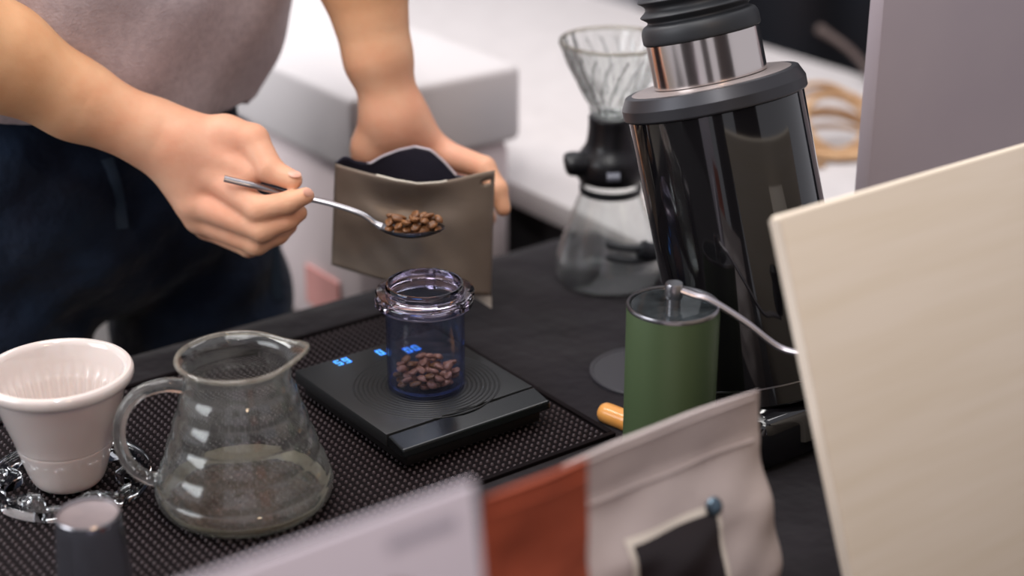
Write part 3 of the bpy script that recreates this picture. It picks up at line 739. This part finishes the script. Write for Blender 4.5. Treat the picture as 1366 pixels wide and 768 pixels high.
# ------------------------------------------------------------------ foreground: coffee bags, printed card, wooden board, grey panel
def pouch_bag(name, label, u0, u1, vc, H, D0, m, skew=0.0, seed=1):
    """Standing paper bag: boxy at the foot, flat at the top seal; returns the thing and its front face function."""
    t = thing(name, label, 'bag', W((u0 + u1) / 2, vc, 0), ANG)
    wd = u1 - u0
    Dp = lambda q: interp([0, .25, .55, .74, .82, 1], [D0, D0 * 1.05, D0 * .72, D0 * .22, .0022, .0016], q)
    Wp = lambda q: wd * interp([0, .3, .74, 1], [1.10, 1.12, 1.02, 1.0], q)
    ne = lambda q: interp([0, .6, 1], [5.0, 3.2, 2.2], q)
    rnd = random.Random(seed); ph = [rnd.uniform(0, 6) for _ in range(6)]
    def wr(x, q): return .0014 * math.sin(x * 60 + q * 9 + ph[0]) * math.sin(q * 14 + ph[1]) + .001 * math.sin(x * 95 - q * 22 + ph[2])
    n, k_ = 72, 44; vs_, fs = [], []
    for j in range(k_ + 1):
        q = j / k_; e = 2 / ne(q)
        for i in range(n):
            a = 2 * PI * i / n; c_, s_ = math.cos(a), math.sin(a)
            x = math.copysign(abs(c_) ** e, c_) * Wp(q) / 2; y = math.copysign(abs(s_) ** e, s_) * Dp(q)
            y += wr(x, q) * min(1, Dp(q) / .006) * min(1, q * 6) + .0025 * math.sin(x * 26 + ph[3]) * q * q
            vs_.append((x + skew * q, y, q * H))
    for j in range(k_):
        for i in range(n):
            i2 = (i + 1) % n; fs.append((j * n + i, j * n + i2, (j + 1) * n + i2, (j + 1) * n + i))
    fs.append(tuple(range(n))); fs.append(tuple(range(k_ * n, (k_ + 1) * n)))
    b = MB(); b.add(vs_, fs); b.build('body', m, t, angle=60)
    def front(x, z, off=.0008):
        q = min(max(z / H, 0), 1); e = ne(q); xx = abs((x - skew * q) / (Wp(q) / 2)); xx = min(xx, .999)
        y = -Dp(q) * (1 - xx ** e) ** (1 / e)
        y += wr(x - skew * q, q) * min(1, Dp(q) / .006) * min(1, q * 6) + .0025 * math.sin((x - skew * q) * 26 + ph[3]) * q * q
        return (x, y - off, z)
    return t, front
VB = 0.705
a, c = V(745, 611, VB), V(1013, 527, VB)
bu0, bu1 = uv_of(a)[0], uv_of(c)[0]; bh = (a.z + c.z) / 2
t, front = pouch_bag('coffee_bag', 'pale grey paper coffee bag with black label and steel valve, in front of green grinder', bu0, bu1, VB, bh, .034, GREYBAG, seed=4)
bc_u = (bu0 + bu1) / 2
def loc_uz(px_, py_, vv):
    p = V(px_, py_, vv); return uv_of(p)[0] - bc_u, p.z
x0, zt = loc_uz(857, 735, VB - .030); x1, zt2 = loc_uz(965, 690, VB - .028)
zt = (zt + zt2) / 2
b = MB(); b.grid(lambda s, q: front(x0 - .004 + s * (x1 - x0 + .008), .012 + q * (zt + .004 - .012), .0009), 14, 14); border = b.build('label_border', LABELCREAM, t); border['label'] = 'cream border of the label'
b = MB(); b.grid(lambda s, q: front(x0 + s * (x1 - x0), .016 + q * (zt - .016), .0016), 14, 14); b.build('label', LABELBLK, border)['label'] = 'black label'
xv, zv = loc_uz(962, 682, VB - .026); fv = front(xv, zv, 0)
b = MB(); b.lathe([(0, 0), (.0062, 0), (.0066, .0012), (.0056, .0030), (.0030, .0040), (0, .0036)], 32); b.xf(Matrix.Translation((fv[0], fv[1] - .0012, fv[2])) @ Matrix.Rotation(R(75), 4, 'X')); b.build('valve', VALVE, t)['label'] = 'round steel valve'
zs = bh * .79
b = MB(); b.tube([front(-.46 * (bu1 - bu0) + s * .92 * (bu1 - bu0) / 24, zs, .0004) for s in range(25)], .0014, 8); b.build('zip_seam', GREYBAG, t)
b = MB(); b.tube([front(-.47 * (bu1 - bu0) + s * .94 * (bu1 - bu0) / 24, bh * .97, .0002) for s in range(25)], .0010, 8); b.build('top_seal', GREYBAG, t)

VO = 0.632
a, c = V(641, 656, VO), V(784, 617, VO)
ou0, ou1 = uv_of(a)[0], uv_of(c)[0]; oh = (a.z + c.z) / 2
t, front = pouch_bag('coffee_bag', 'crumpled rust-orange paper bag between the lilac card and the grey bag', ou0, ou1, VO, oh, .022, RUST, seed=9)
b = MB(); b.tube([front(-.46 * (ou1 - ou0) + s * .92 * (ou1 - ou0) / 24, oh * .95, .0003) for s in range(25)], .0012, 8); b.build('top_seal', RUST, t)

VC = 0.545
a = V(630, 643, VC); cu1, cz = uv_of(a)[0], a.z
t = thing('printed_card', 'out of focus lilac-white printed card standing in front of the pitcher', 'card', W(cu1 - .15, VC - math.tan(R(8)) * cz, .0005), ANG)
lean = Matrix.Rotation(R(-8), 4, 'X')
b = MB(); b.box((-.15, -.0015, 0), (.15, .0015, cz / math.cos(R(8))), bevel=.0006); b.xf(lean); b.build('sheet', CARD, t)
def onc(x, z): return tuple(lean @ Vector((x, -.0020, z)))
def local_card(px_, py_):
    p = V(px_, py_, VC); return uv_of(p)[0] - cu1 + .15, p.z
xa, za = local_card(545, 752); xb, zb = local_card(430, 790)
def blob(x, z, rx_, rz_, nm, m):
    b = MB(); vs_ = [onc(x, z)] + [onc(x + rx_ * math.cos(k * PI / 12) * (1 + .15 * math.sin(k * 1.7)), z + rz_ * math.sin(k * PI / 12) * (1 + .12 * math.cos(k * 2.3))) for k in range(24)]
    b.add(vs_, [(0, 1 + k, 1 + (k + 1) % 24) for k in range(24)]); return b.build(nm, m, t, recalc=False)
blob(xa - .015, za - .012, .018, .011, 'print', CARDPRINT)['label'] = 'brown printed picture'
blob(xb - .02, zb - .008, .014, .009, 'print', CARDPRINT)['label'] = 'brown printed picture'
xg, zg = local_card(588, 690)
b = MB(); b.add([onc(xg - .03, zg - .003), onc(xg + .006, zg - .003), onc(xg + .006, zg + .003), onc(xg - .03, zg + .003)], [(0, 1, 2, 3)]); b.build('print_line', CARDGREY, t, recalc=False)
b = MB(); b.box((-.02, -.001, 0), (.02, .001, cz * .8)); b.xf(Matrix.Translation((0, .070, 0)) @ Matrix.Rotation(R(17), 4, 'X')); b.build('back_strut', CARD, t)

tp = P(1040, 296, 1.0); th_ = math.atan2(.105, tp.z); bl = math.hypot(tp.z, .105)
tu, tv = uv_of(tp)
t = thing('wooden_board', 'large pale wooden board leaning back at the right over the crank', 'board', W(tu, tv - .105, .0042), ANG)
b = MB(); b.box((0, 0, 0), (.40, .010, bl), bevel=.0022, seg=3); b.xf(Matrix.Rotation(-th_, 4, 'X')); b.build('panel', BOARD, t)
b = MB(); b.box((-.0012, .0006, .002), (.0, .0094, bl - .002)); b.xf(Matrix.Rotation(-th_, 4, 'X')); b.build('edge_band', BOARDEDGE, t)
b = MB(); b.box((.17, .0, 0), (.23, .008, bl * .8), bevel=.001); b.xf(Matrix.Translation((0, .195, 0)) @ Matrix.Rotation(R(19), 4, 'X')); b.build('back_strut', BOARDEDGE, t)

pp = P(1158, 250, 1.36); pu, pv = uv_of(pp)
t = thing('grey_panel', 'smooth upright grey panel behind the pale wooden board', 'panel', W(pu, pv, 0), ANG)
MB().box((0, 0, .004), (.42, .016, .46), bevel=.003).build('sheet', PANELG, t)
for x in (.08, .34): MB().box((x - .02, -.04, 0), (x + .02, .06, .006), bevel=.001).build('foot', PANELG, t)

# ------------------------------------------------------------------ twine and cable on the white table
cc = G(1128, 212, 0)
t = thing('twine_coil', 'coil of pale brown twine lying on the white side table', 'twine', cc, 0)
rnd = random.Random(11)
for k in range(7):
    r_ = .044 + rnd.uniform(-.006, .006); tl = R(8 + 9 * k); yaw = R(20 + rnd.uniform(-14, 14))
    M_ = Matrix.Translation((.010 * rnd.uniform(-1, 1), .004 * (k - 3), .006)) @ Matrix.Rotation(yaw, 4, 'Z') @ Matrix.Rotation(min(tl, R(44)), 4, 'X') @ Matrix.Translation((0, r_, 0))
    b = MB(); b.tube([(r_ * 1.15 * math.cos(2 * PI * i / 40), r_ * math.sin(2 * PI * i / 40), 0) for i in range(40)], .0035, 8, closed=True); b.xf(M_); b.build('loop', TWINE, t)
b = MB(); b.tube(spline([(-.03, -.03, .004), (-.055, -.045, .004), (-.06, -.075, .004)], 8), .0035, 8); b.build('loose_end', TWINE, t)
b = MB()
cp = [P(1168, 112, 2.20), P(1152, 86, 2.26), P(1128, 62, 2.32), P(1092, 38, 2.36)]
base = G(1172, 122, .006)
b.tube(spline([tuple(base + Vector((.30, -.04, 0))), tuple(base + Vector((.06, -.01, 0))), tuple(cp[0])] + [tuple(q) for q in cp[1:]], 8), [.005] * 33 + [.0055] * 5 + [.007] * 3, 10)
o = b.build('brown_cable', CABLE, None); tag(o, 'thin brown cable arching up from the white side table', 'cable')

# ------------------------------------------------------------------ person: skin body in one surface, shirt, jeans, shoes
pt = thing('person', 'person in grey shirt and dark jeans spooning coffee beans from a pouch', 'person', W(.60, 1.49, FZ), 0)
PO = np.array(pt.location)
prims = []                                        # (a, b, ra, rb, k) in world metres, joined in order
def S(a, b, ra, rb, k=.012): prims.append((np.array(a, float), np.array(b, float), ra, rb, k))
Pn = lambda *q: np.array(P(*q))
# right arm and hand (holds the spoon)
shR, shL = np.array(W(.40, 1.45, .50)), np.array(W(.80, 1.42, .52))
elR = Pn(-140, 0, 1.30)
S(shR, elR, .058, .047)
S(elR, Pn(0, 75, 1.345), .047, .0425); S(Pn(0, 75, 1.345), Pn(100, 132, 1.365), .0425, .0325); S(Pn(100, 132, 1.365), Pn(212, 184, 1.375), .0325, .0262)
S(Pn(212, 180, 1.375), Pn(246, 200, 1.372), .0255, .024, .02)
S(Pn(228, 196, 1.378), Pn(252, 228, 1.374), .0205, .019, .02)
# metacarpals
S(Pn(240, 195, 1.370), Pn(280, 231, 1.359), .0190, .0140, .016)
S(Pn(236, 205, 1.370), Pn(258, 268, 1.356), .0190, .0140, .016)
S(Pn(238, 214, 1.374), Pn(267, 291, 1.361), .0180, .0130, .016)
S(Pn(242, 224, 1.378), Pn(278, 302, 1.374), .0145, .0112, .014)
# thumb
S(Pn(250, 185, 1.372), Pn(300, 181, 1.372), .020, .0165, .014)
S(Pn(255, 192, 1.370), Pn(332, 233, 1.351), .0200, .0118, .010)
S(Pn(300, 181, 1.372), Pn(337, 187, 1.364), .0165, .0142, .008)
S(Pn(336, 188, 1.364), Pn(358, 223, 1.348), .0142, .0118, .0025)
S(Pn(360, 227, 1.347), Pn(390, 240, 1.338), .0108, .0084, .004)
# fingers: index, middle, ring, little
K = .0035
S(Pn(280, 232, 1.359), Pn(345, 279, 1.329), .0142, .0112, .006); S(Pn(345, 279, 1.329), Pn(385, 270, 1.325), .0108, .0090, K); S(Pn(385, 270, 1.325), Pn(408, 261, 1.325), .0088, .0070, K)
S(Pn(258, 268, 1.356), Pn(350, 306, 1.328), .0135, .0106, K); S(Pn(350, 306, 1.328), Pn(383, 294, 1.331), .0102, .0085, K); S(Pn(383, 294, 1.331), Pn(399, 284, 1.336), .0084, .0070, K)
S(Pn(266, 291, 1.361), Pn(342, 325, 1.336), .0124, .0098, K); S(Pn(342, 325, 1.336), Pn(371, 313, 1.342), .0094, .0080, K); S(Pn(371, 313, 1.342), Pn(386, 302, 1.348), .0080, .0066, K)
S(Pn(276, 302, 1.374), Pn(332, 330, 1.352), .0108, .0084, K); S(Pn(332, 330, 1.352), Pn(354, 320, 1.358), .0080, .0070, K); S(Pn(354, 320, 1.358), Pn(366, 310, 1.364), .0070, .0058, K)
# left arm and hand (holds the pouch)
elL = Pn(462, -170, 1.52)
S(shL, elL, .056, .046)
S(elL, Pn(482, -40, 1.495), .046, .0405); S(Pn(482, -40, 1.495), Pn(505, 80, 1.475), .0405, .0285); S(Pn(505, 80, 1.475), Pn(523, 142, 1.468), .0285, .0206)
S(Pn(521, 140, 1.468), Pn(530, 165, 1.468), .0205, .0215, .02)
S(Pn(518, 160, 1.468), Pn(500, 198, 1.470), .0185, .0200, .02)
S(Pn(525, 160, 1.468), Pn(530, 220, 1.478), .0215, .0200, .02)
S(Pn(535, 160, 1.468), Pn(585, 203, 1.468), .0195, .0140, .018)
S(Pn(530, 170, 1.470), Pn(575, 225, 1.478), .0190, .0135, .016)
S(Pn(498, 196, 1.470), Pn(488, 235, 1.478), .0170, .0120, .012)
S(Pn(488, 235, 1.478), Pn(500, 280, 1.476), .0115, .0080, .006)
S(Pn(585, 203, 1.468), Pn(646, 224, 1.446), .0132, .0104, .006); S(Pn(646, 224, 1.446), Pn(664, 252, 1.434), .0100, .0086, K); S(Pn(664, 252, 1.434), Pn(671, 278, 1.428), .0086, .0070, K)
S(Pn(578, 228, 1.478), Pn(632, 252, 1.474), .0128, .0100, K); S(Pn(632, 252, 1.474), Pn(652, 290, 1.464), .0098, .0072, K)
S(Pn(566, 246, 1.482), Pn(620, 282, 1.478), .0122, .0096, K); S(Pn(620, 282, 1.478), Pn(634, 318, 1.468), .0094, .0070, K)
S(Pn(556, 258, 1.484), Pn(600, 305, 1.480), .0108, .0084, K); S(Pn(600, 305, 1.480), Pn(606, 330, 1.472), .0082, .0064, K)
# shoulders and chest inside the shirt
S(shR, W(.60, 1.46, .50), .06, .09, .03); S(W(.60, 1.46, .50), shL, .09, .06, .03); S(W(.60, 1.46, .50), W(.60, 1.46, .36), .09, .09, .03)
def body_d(p):
    d = np.full(len(p), 1e3)
    for a, b_, ra, rb, k in prims: d = smin(cap_d(p, a, b_, ra, rb), d, k)
    return d
allp = np.array([q for s_ in prims for q in (s_[0], s_[1])])
lo, hi = allp.min(0) - .1, allp.max(0) + .1
hr, hl_ = Pn(262, 200, 1.37), Pn(540, 175, 1.47)
def hand_attr(vs_):
    return np.clip(1.25 - np.minimum(np.linalg.norm(vs_ - (hr + [.02, 0, -.02]), axis=1) / .075, np.linalg.norm(vs_ - (hl_ + [.02, 0, -.02]), axis=1) / .075) * .55, 0, 1)
o = sdf_object('body', body_d, lo, hi, .0021, SKIN, None, hand_attr)
o.parent = pt; o.location = tuple(-PO); skin_o = o
# nails
def nail(px_, py_, Y, wx, wy, wz, rot):
    b = MB(); b.lathe([(0, -.0006), (wx * .8, -.0004), (wx, 0), (wx * .8, .0006), (0, .0009)], 20)
    b.xf(Matrix.Translation(P(px_, py_, Y)) @ rot @ Matrix.Diagonal((1, wy / wx, 1, 1))); return b.build('fingernail', NAIL, skin_o)
nail(393, 231.8, 1.3335, .0055, .0040, 1, Matrix.Rotation(R(28), 4, 'X') @ Matrix.Rotation(R(12), 4, 'Y'))
nail(411, 256.5, 1.3205, .0050, .0036, 1, Matrix.Rotation(R(52), 4, 'X') @ Matrix.Rotation(R(40), 4, 'Y'))
# shirt
IV = np.array([[CU, SU, 0], [-SU, CU, 0], [0, 0, 1]])
def ucap(q, a, b_, ra, rb, sv=.66):
    s_ = np.array([1, 1 / sv, 1]); return cap_d(q * s_, np.array(a) * s_, np.array(b_) * s_, ra, rb) * (.5 + .5 * sv)
def shirt_d(p):
    q = p @ IV.T
    d = ucap(q, (.580, 1.475, .05), (.580, 1.455, .17), .150, .148)
    d = smin(ucap(q, (.580, 1.455, .17), (.605, 1.435, .34), .148, .185), d, .05)
    d = smin(ucap(q, (.605, 1.435, .34), (.59, 1.45, .50), .185, .15), d, .05)
    d = smin(cap_d(p, shR + [0, 0, 0], shR + (elR - shR) * .42, .078, .070), d, .05)
    d = smin(cap_d(p, shL, shL + (elL - shL) * .30, .078, .070), d, .05)
    d = d + .004 * np.sin(q[:, 0] * 34 + q[:, 2] * 30) * np.sin(q[:, 2] * 19 + 1) + .0025 * np.sin(q[:, 0] * 60 - q[:, 2] * 47)
    hem = .215 - (q[:, 0] - .45) * .13
    d = np.maximum(d, hem - q[:, 2])
    d = np.maximum(d, -(d + .02)) if False else d
    return d
corners = np.array([W(u_, v_, z_) for u_ in (.28, .96) for v_ in (1.2, 1.68) for z_ in (.06, .66)])
o = sdf_object('shirt', shirt_d, corners.min(0), corners.max(0), .006, SHIRT); o.parent = pt; o.location = tuple(-PO); o['label'] = 'plain grey knit shirt'
# jeans
def jeans_d(p):
    q = p @ IV.T
    d = ucap(q, (.535, 1.485, .105), (.640, 1.485, .105), .118, .118, .95)
    d = smin(ucap(q, (.585, 1.485, .12), (.580, 1.480, .20), .155, .146, .70), d, .03)
    legs = []
    for (uh, uk, uf) in ((.498, .475, .46), (.697, .718, .725)):
        e = ucap(q, (uh, 1.485, .06), (uk, 1.475, -.42), .094 if uh < .6 else .100, .074, .92)
        e = smin(ucap(q, (uk, 1.475, -.42), (uf, 1.515, -.83), .074, .058, .95), e, .03); legs.append(e)
    d = smin(np.minimum(*legs), d, .018)
    d = d + .004 * np.sin(q[:, 2] * 44 + q[:, 0] * 22) * np.sin(q[:, 0] * 30) + .0035 * np.sin(q[:, 2] * 75 - q[:, 0] * 55)
    d = np.maximum(d, q[:, 2] - (.245 - (q[:, 0] - .45) * .13)); d = np.maximum(d, -.86 - q[:, 2])
    return d
corners = np.array([W(u_, v_, z_) for u_ in (.34, .86) for v_ in (1.30, 1.68) for z_ in (-.90, .25)])
o = sdf_object('jeans', jeans_d, corners.min(0), corners.max(0), .007, JEANS); o.parent = pt; o.location = tuple(-PO); o['label'] = 'dark blue denim jeans'; jeans_o = o
for (uf, sg) in ((.465, -1), (.725, 1)):
    b = MB(); q0 = W(uf, 1.52, FZ) - Vector(PO)
    vs_ = [(-.0, .045, .05), (0, .01, .055), (0, -.06, .045), (0, -.13, .032), (0, -.18, .025)]
    b.tube(spline(vs_, 6), [.036 + .006 * math.sin(i / 24 * PI) for i in range(25)], 16, ry=[.05 - .025 * (i / 24) for i in range(25)], up=(0, 0, 1))
    for i, p_ in enumerate(b.v): b.v[i] = (p_[0], p_[1], max(p_[2], .0))
    b.xf(Matrix.Translation(q0) @ Matrix.Rotation(ANG, 4, 'Z')); b.build('shoe', SHOE, pt)

# denim seams and a pocket edge, laid on the cloth along sight lines
def on_cloth(x, y, fn, off=.0008):
    d = np.array(ray(x, y)); tt = 1.25
    for _ in range(90):
        p = np.array([0, 0, CAMH]) + d * tt; e = fn(p[None])[0]
        if e < .0004: break
        tt += max(e * .6, .0004)
        if tt > 2.2: break
    return np.array([0, 0, CAMH]) + d * tt - d * off
for pl in (((142, 212), (152, 240), (158, 270), (163, 305)), ((352, 250), (360, 300), (366, 345), (370, 400))):
    pts_ = [on_cloth(x_, y_, jeans_d) for x_, y_ in pl]; pts_ = [tuple(q) for q in pts_ if q[1] < 1.75]
    if len(pts_) < 3: continue
    b = MB(); b.tube(spline(pts_, 6), .006, 8, ry=.0012, up=(0, -1, .4)); sm = b.build('seam', SEAMM, jeans_o); sm['label'] = 'lighter blue denim seam'

# ------------------------------------------------------------------ the spoon with its heap of beans
sc_ = P(549, 302, 1.330)
t = thing('long_spoon', 'long handled steel spoon heaped with beans, held over the jar', 'spoon', sc_, 0)
ax = Vector((1, 0, 0))
# bowl: dish with a rim outline, along x
vs_, fs = [], []
NA, NR = 48, 8; LB, WB, DB = .0275, .0150, .0085
def outline(a):
    c_, s_ = math.cos(a), math.sin(a)
    x = LB * c_; y = WB * s_ * (1 - .10 * c_) * (1 - .22 * max(0, -c_) ** 2 * 1.2); return x, y
def bowl_z(x, y): 
    q = min((x / LB) ** 2 + (y / WB) ** 2, 1.0); return -DB * (1 - q) ** .8
rows = []
for lay in (0, 1):
    for j in range(NR + 1):
        f_ = j / NR
        for k in range(NA):
            x, y = outline(2 * PI * k / NA); x *= f_ if f_ > 0 else .001; y *= f_ if f_ > 0 else .001
            z = -DB * (1 - f_ * f_) ** .8 - (.0011 if lay else 0) - (0 if f_ < .98 else 0)
            vs_.append((x, y, z))
B1 = (NR + 1) * NA
for lay in (0, 1):
    for j in range(NR):
        for k in range(NA):
            k2 = (k + 1) % NA; o_ = lay * B1
            fs.append((o_ + j * NA + k, o_ + j * NA + k2, o_ + (j + 1) * NA + k2, o_ + (j + 1) * NA + k))
for k in range(NA):
    k2 = (k + 1) % NA; fs.append((NR * NA + k, NR * NA + k2, B1 + NR * NA + k2, B1 + NR * NA + k))
fs.append(tuple(range(NA))); fs.append(tuple(B1 + k for k in range(NA)))
b = MB(); b.add(vs_, fs); b.build('bowl', STEEL, t, angle=50)
hp = [P(509, 302, 1.330), P(500, 297, 1.331), P(486, 287, 1.333), P(466, 279, 1.335), P(430, 268.5, 1.338), P(385, 259.5, 1.340), P(340, 247.5, 1.333), P(320, 243, 1.331), P(299, 238, 1.329)]
hpts = spline([tuple(q - sc_) for q in hp], 6)
wr_ = [interp([0, .12, .3, .6, 1], [.0042, .0027, .0027, .0031, .0032], i / (len(hpts) - 1)) for i in range(len(hpts))]
b = MB(); b.tube(hpts, wr_, 12, ry=[x * .62 for x in wr_], up=(0, -.5, 1)); b.build('handle', STEEL, t)
rnd = random.Random(5)
sp = settle(36, .0215, .0095, lambda x, y: bowl_z(x, y) + .0004, .0040, rnd)
sp = [(x + .002, y + .0010, z) for x, y, z in sp]
pour(sp, sc_, [bm2], 'brown roasted coffee bean heaped on the spoon', 'coffee beans on the spoon', rnd)

# ------------------------------------------------------------------ the open foil pouch
po = P(550, 300, 1.41)
t = thing('foil_pouch', 'open taupe foil pouch held behind the spoon', 'pouch', po, 0)
TOPF = [(0, 218), (.06, 222), (.16, 228), (.25, 233), (.38, 240), (.52, 245), (.66, 243), (.78, 237), (.9, 231), (1, 227)]
TOPB = [(0, 217), (.06, 207), (.13, 214), (.22, 217), (.30, 207), (.40, 199), (.50, 194.5), (.60, 199), (.68, 214), (.76, 233), (.84, 236), (.93, 231), (1, 227)]
def edge(tab, s): return interp([q[0] for q in tab], [q[1] for q in tab], s)
def fr(s, q):                                      # q 0 bottom .. 1 top
    xb = 442 + s * 213; yb = 353 + 42 * s + 8 * math.sin(PI * s)
    xt = 447 + s * 213; yt = edge(TOPF, s)
    x = xb + (xt - xb) * q; y = yb + (yt - yb) * q
    bul = math.sin(PI * min(max(s, 0), 1)) ** .7
    Y = 1.420 - .022 * q - .020 * bul * (1 - .35 * q)
    dent = math.exp(-((s - .48) / .24) ** 2) * math.exp(-((q - .86) / .12) ** 2)
    Y += math.exp(-((s - .47) / .22) ** 2) * (-.013 * math.exp(-((q - 1) / .10) ** 2) + .007 * math.exp(-((q - .76) / .11) ** 2)) - .005 * math.exp(-((s - .3) / .2) ** 2) * math.exp(-((q - .55) / .16) ** 2) - .004 * math.exp(-((s - .82) / .12) ** 2) * math.exp(-((q - .6) / .2) ** 2)
    Y += .0011 * math.sin(s * 13 - q * 7 + 1) * bul + .0007 * math.sin(s * 27 + q * 17) * bul
    return P(x, y, Y) - po
def bk(s, q):
    xb = 442 + s * 213; yb = 353 + 42 * s + 8 * math.sin(PI * s)
    xt = 447 + s * 213; yt = edge(TOPB, s)
    x = xb + (xt - xb) * q; y = yb + (yt - yb) * q
    bul = math.sin(PI * min(max(s, 0), 1)) ** .7
    Y = 1.421 - .022 * q + .020 * bul * (.4 + .6 * q) + (.0 if q < .5 else .012 * bul * (q - .5))
    return P(x, y, Y) - po
hole = lambda i, j: i in (37, 38) and j in (27,)
for nm, fn_, sk in (('front_panel', fr, hole), ('back_panel', bk, hole)):
    b = MB(); b.grid(fn_, 40, 30, skip=sk); o = b.build(nm, [POUCH, POUCHIN], t, recalc=False, angle=80)
    md = o.modifiers.new('foil', 'SOLIDIFY'); md.thickness = .0005; md.offset = 0 ; md.material_offset = 1 if nm == 'front_panel' else 1
    if nm == 'back_panel':
        o.data.materials.clear(); o.data.materials.append(POUCHIN); o.data.materials.append(POUCH)
b = MB(); b.tube([fr(.26 + .44 * k / 24, .992) + Vector((0, .0006, .0004)) for k in range(25)], .0011, 8); b.build('zip_strip', ZIP, t)['label'] = 'pale zip strip along the front lip'
b = MB(); b.tube([bk(.20 + .56 * k / 30, .995) for k in range(31)], .0016, 8, ry=.0010); b.build('back_lip', POUCHRIM, t)['label'] = 'lilac-grey rear lip'
def gus(s, q):
    a_, c_ = fr(.86 + .14 * s, .0), bk(.86 + .14 * s, .0)
    p = a_ * (1 - q) + c_ * q; d = .012 * s * (1 - abs(2 * q - 1)); return p + Vector((.0005, 0, -d))
b = MB(); b.grid(gus, 8, 8); b.build('gusset', LABELCREAM, t)['label'] = 'pale folded gusset at the lower corner'
rnd = random.Random(8)
for k in range(26):
    s_ = rnd.uniform(.36, .74); m_ = rnd.uniform(.25, .8)
    q0, q1 = fr(s_, .66), bk(s_, .66); p = q0 * (1 - m_) + q1 * m_ + Vector((0, 0, rnd.uniform(0, .010)))
    o = bpy.data.objects.new('coffee_bean', rnd.choice([bm1, bm2])); C.objects.link(o); o.location = po + p
    o.rotation_euler = (rnd.uniform(0, 6), rnd.uniform(0, 6), rnd.uniform(0, 6)); tag(o, 'dark roasted coffee bean inside the open foil pouch', 'coffee bean', 'coffee beans in the foil pouch')
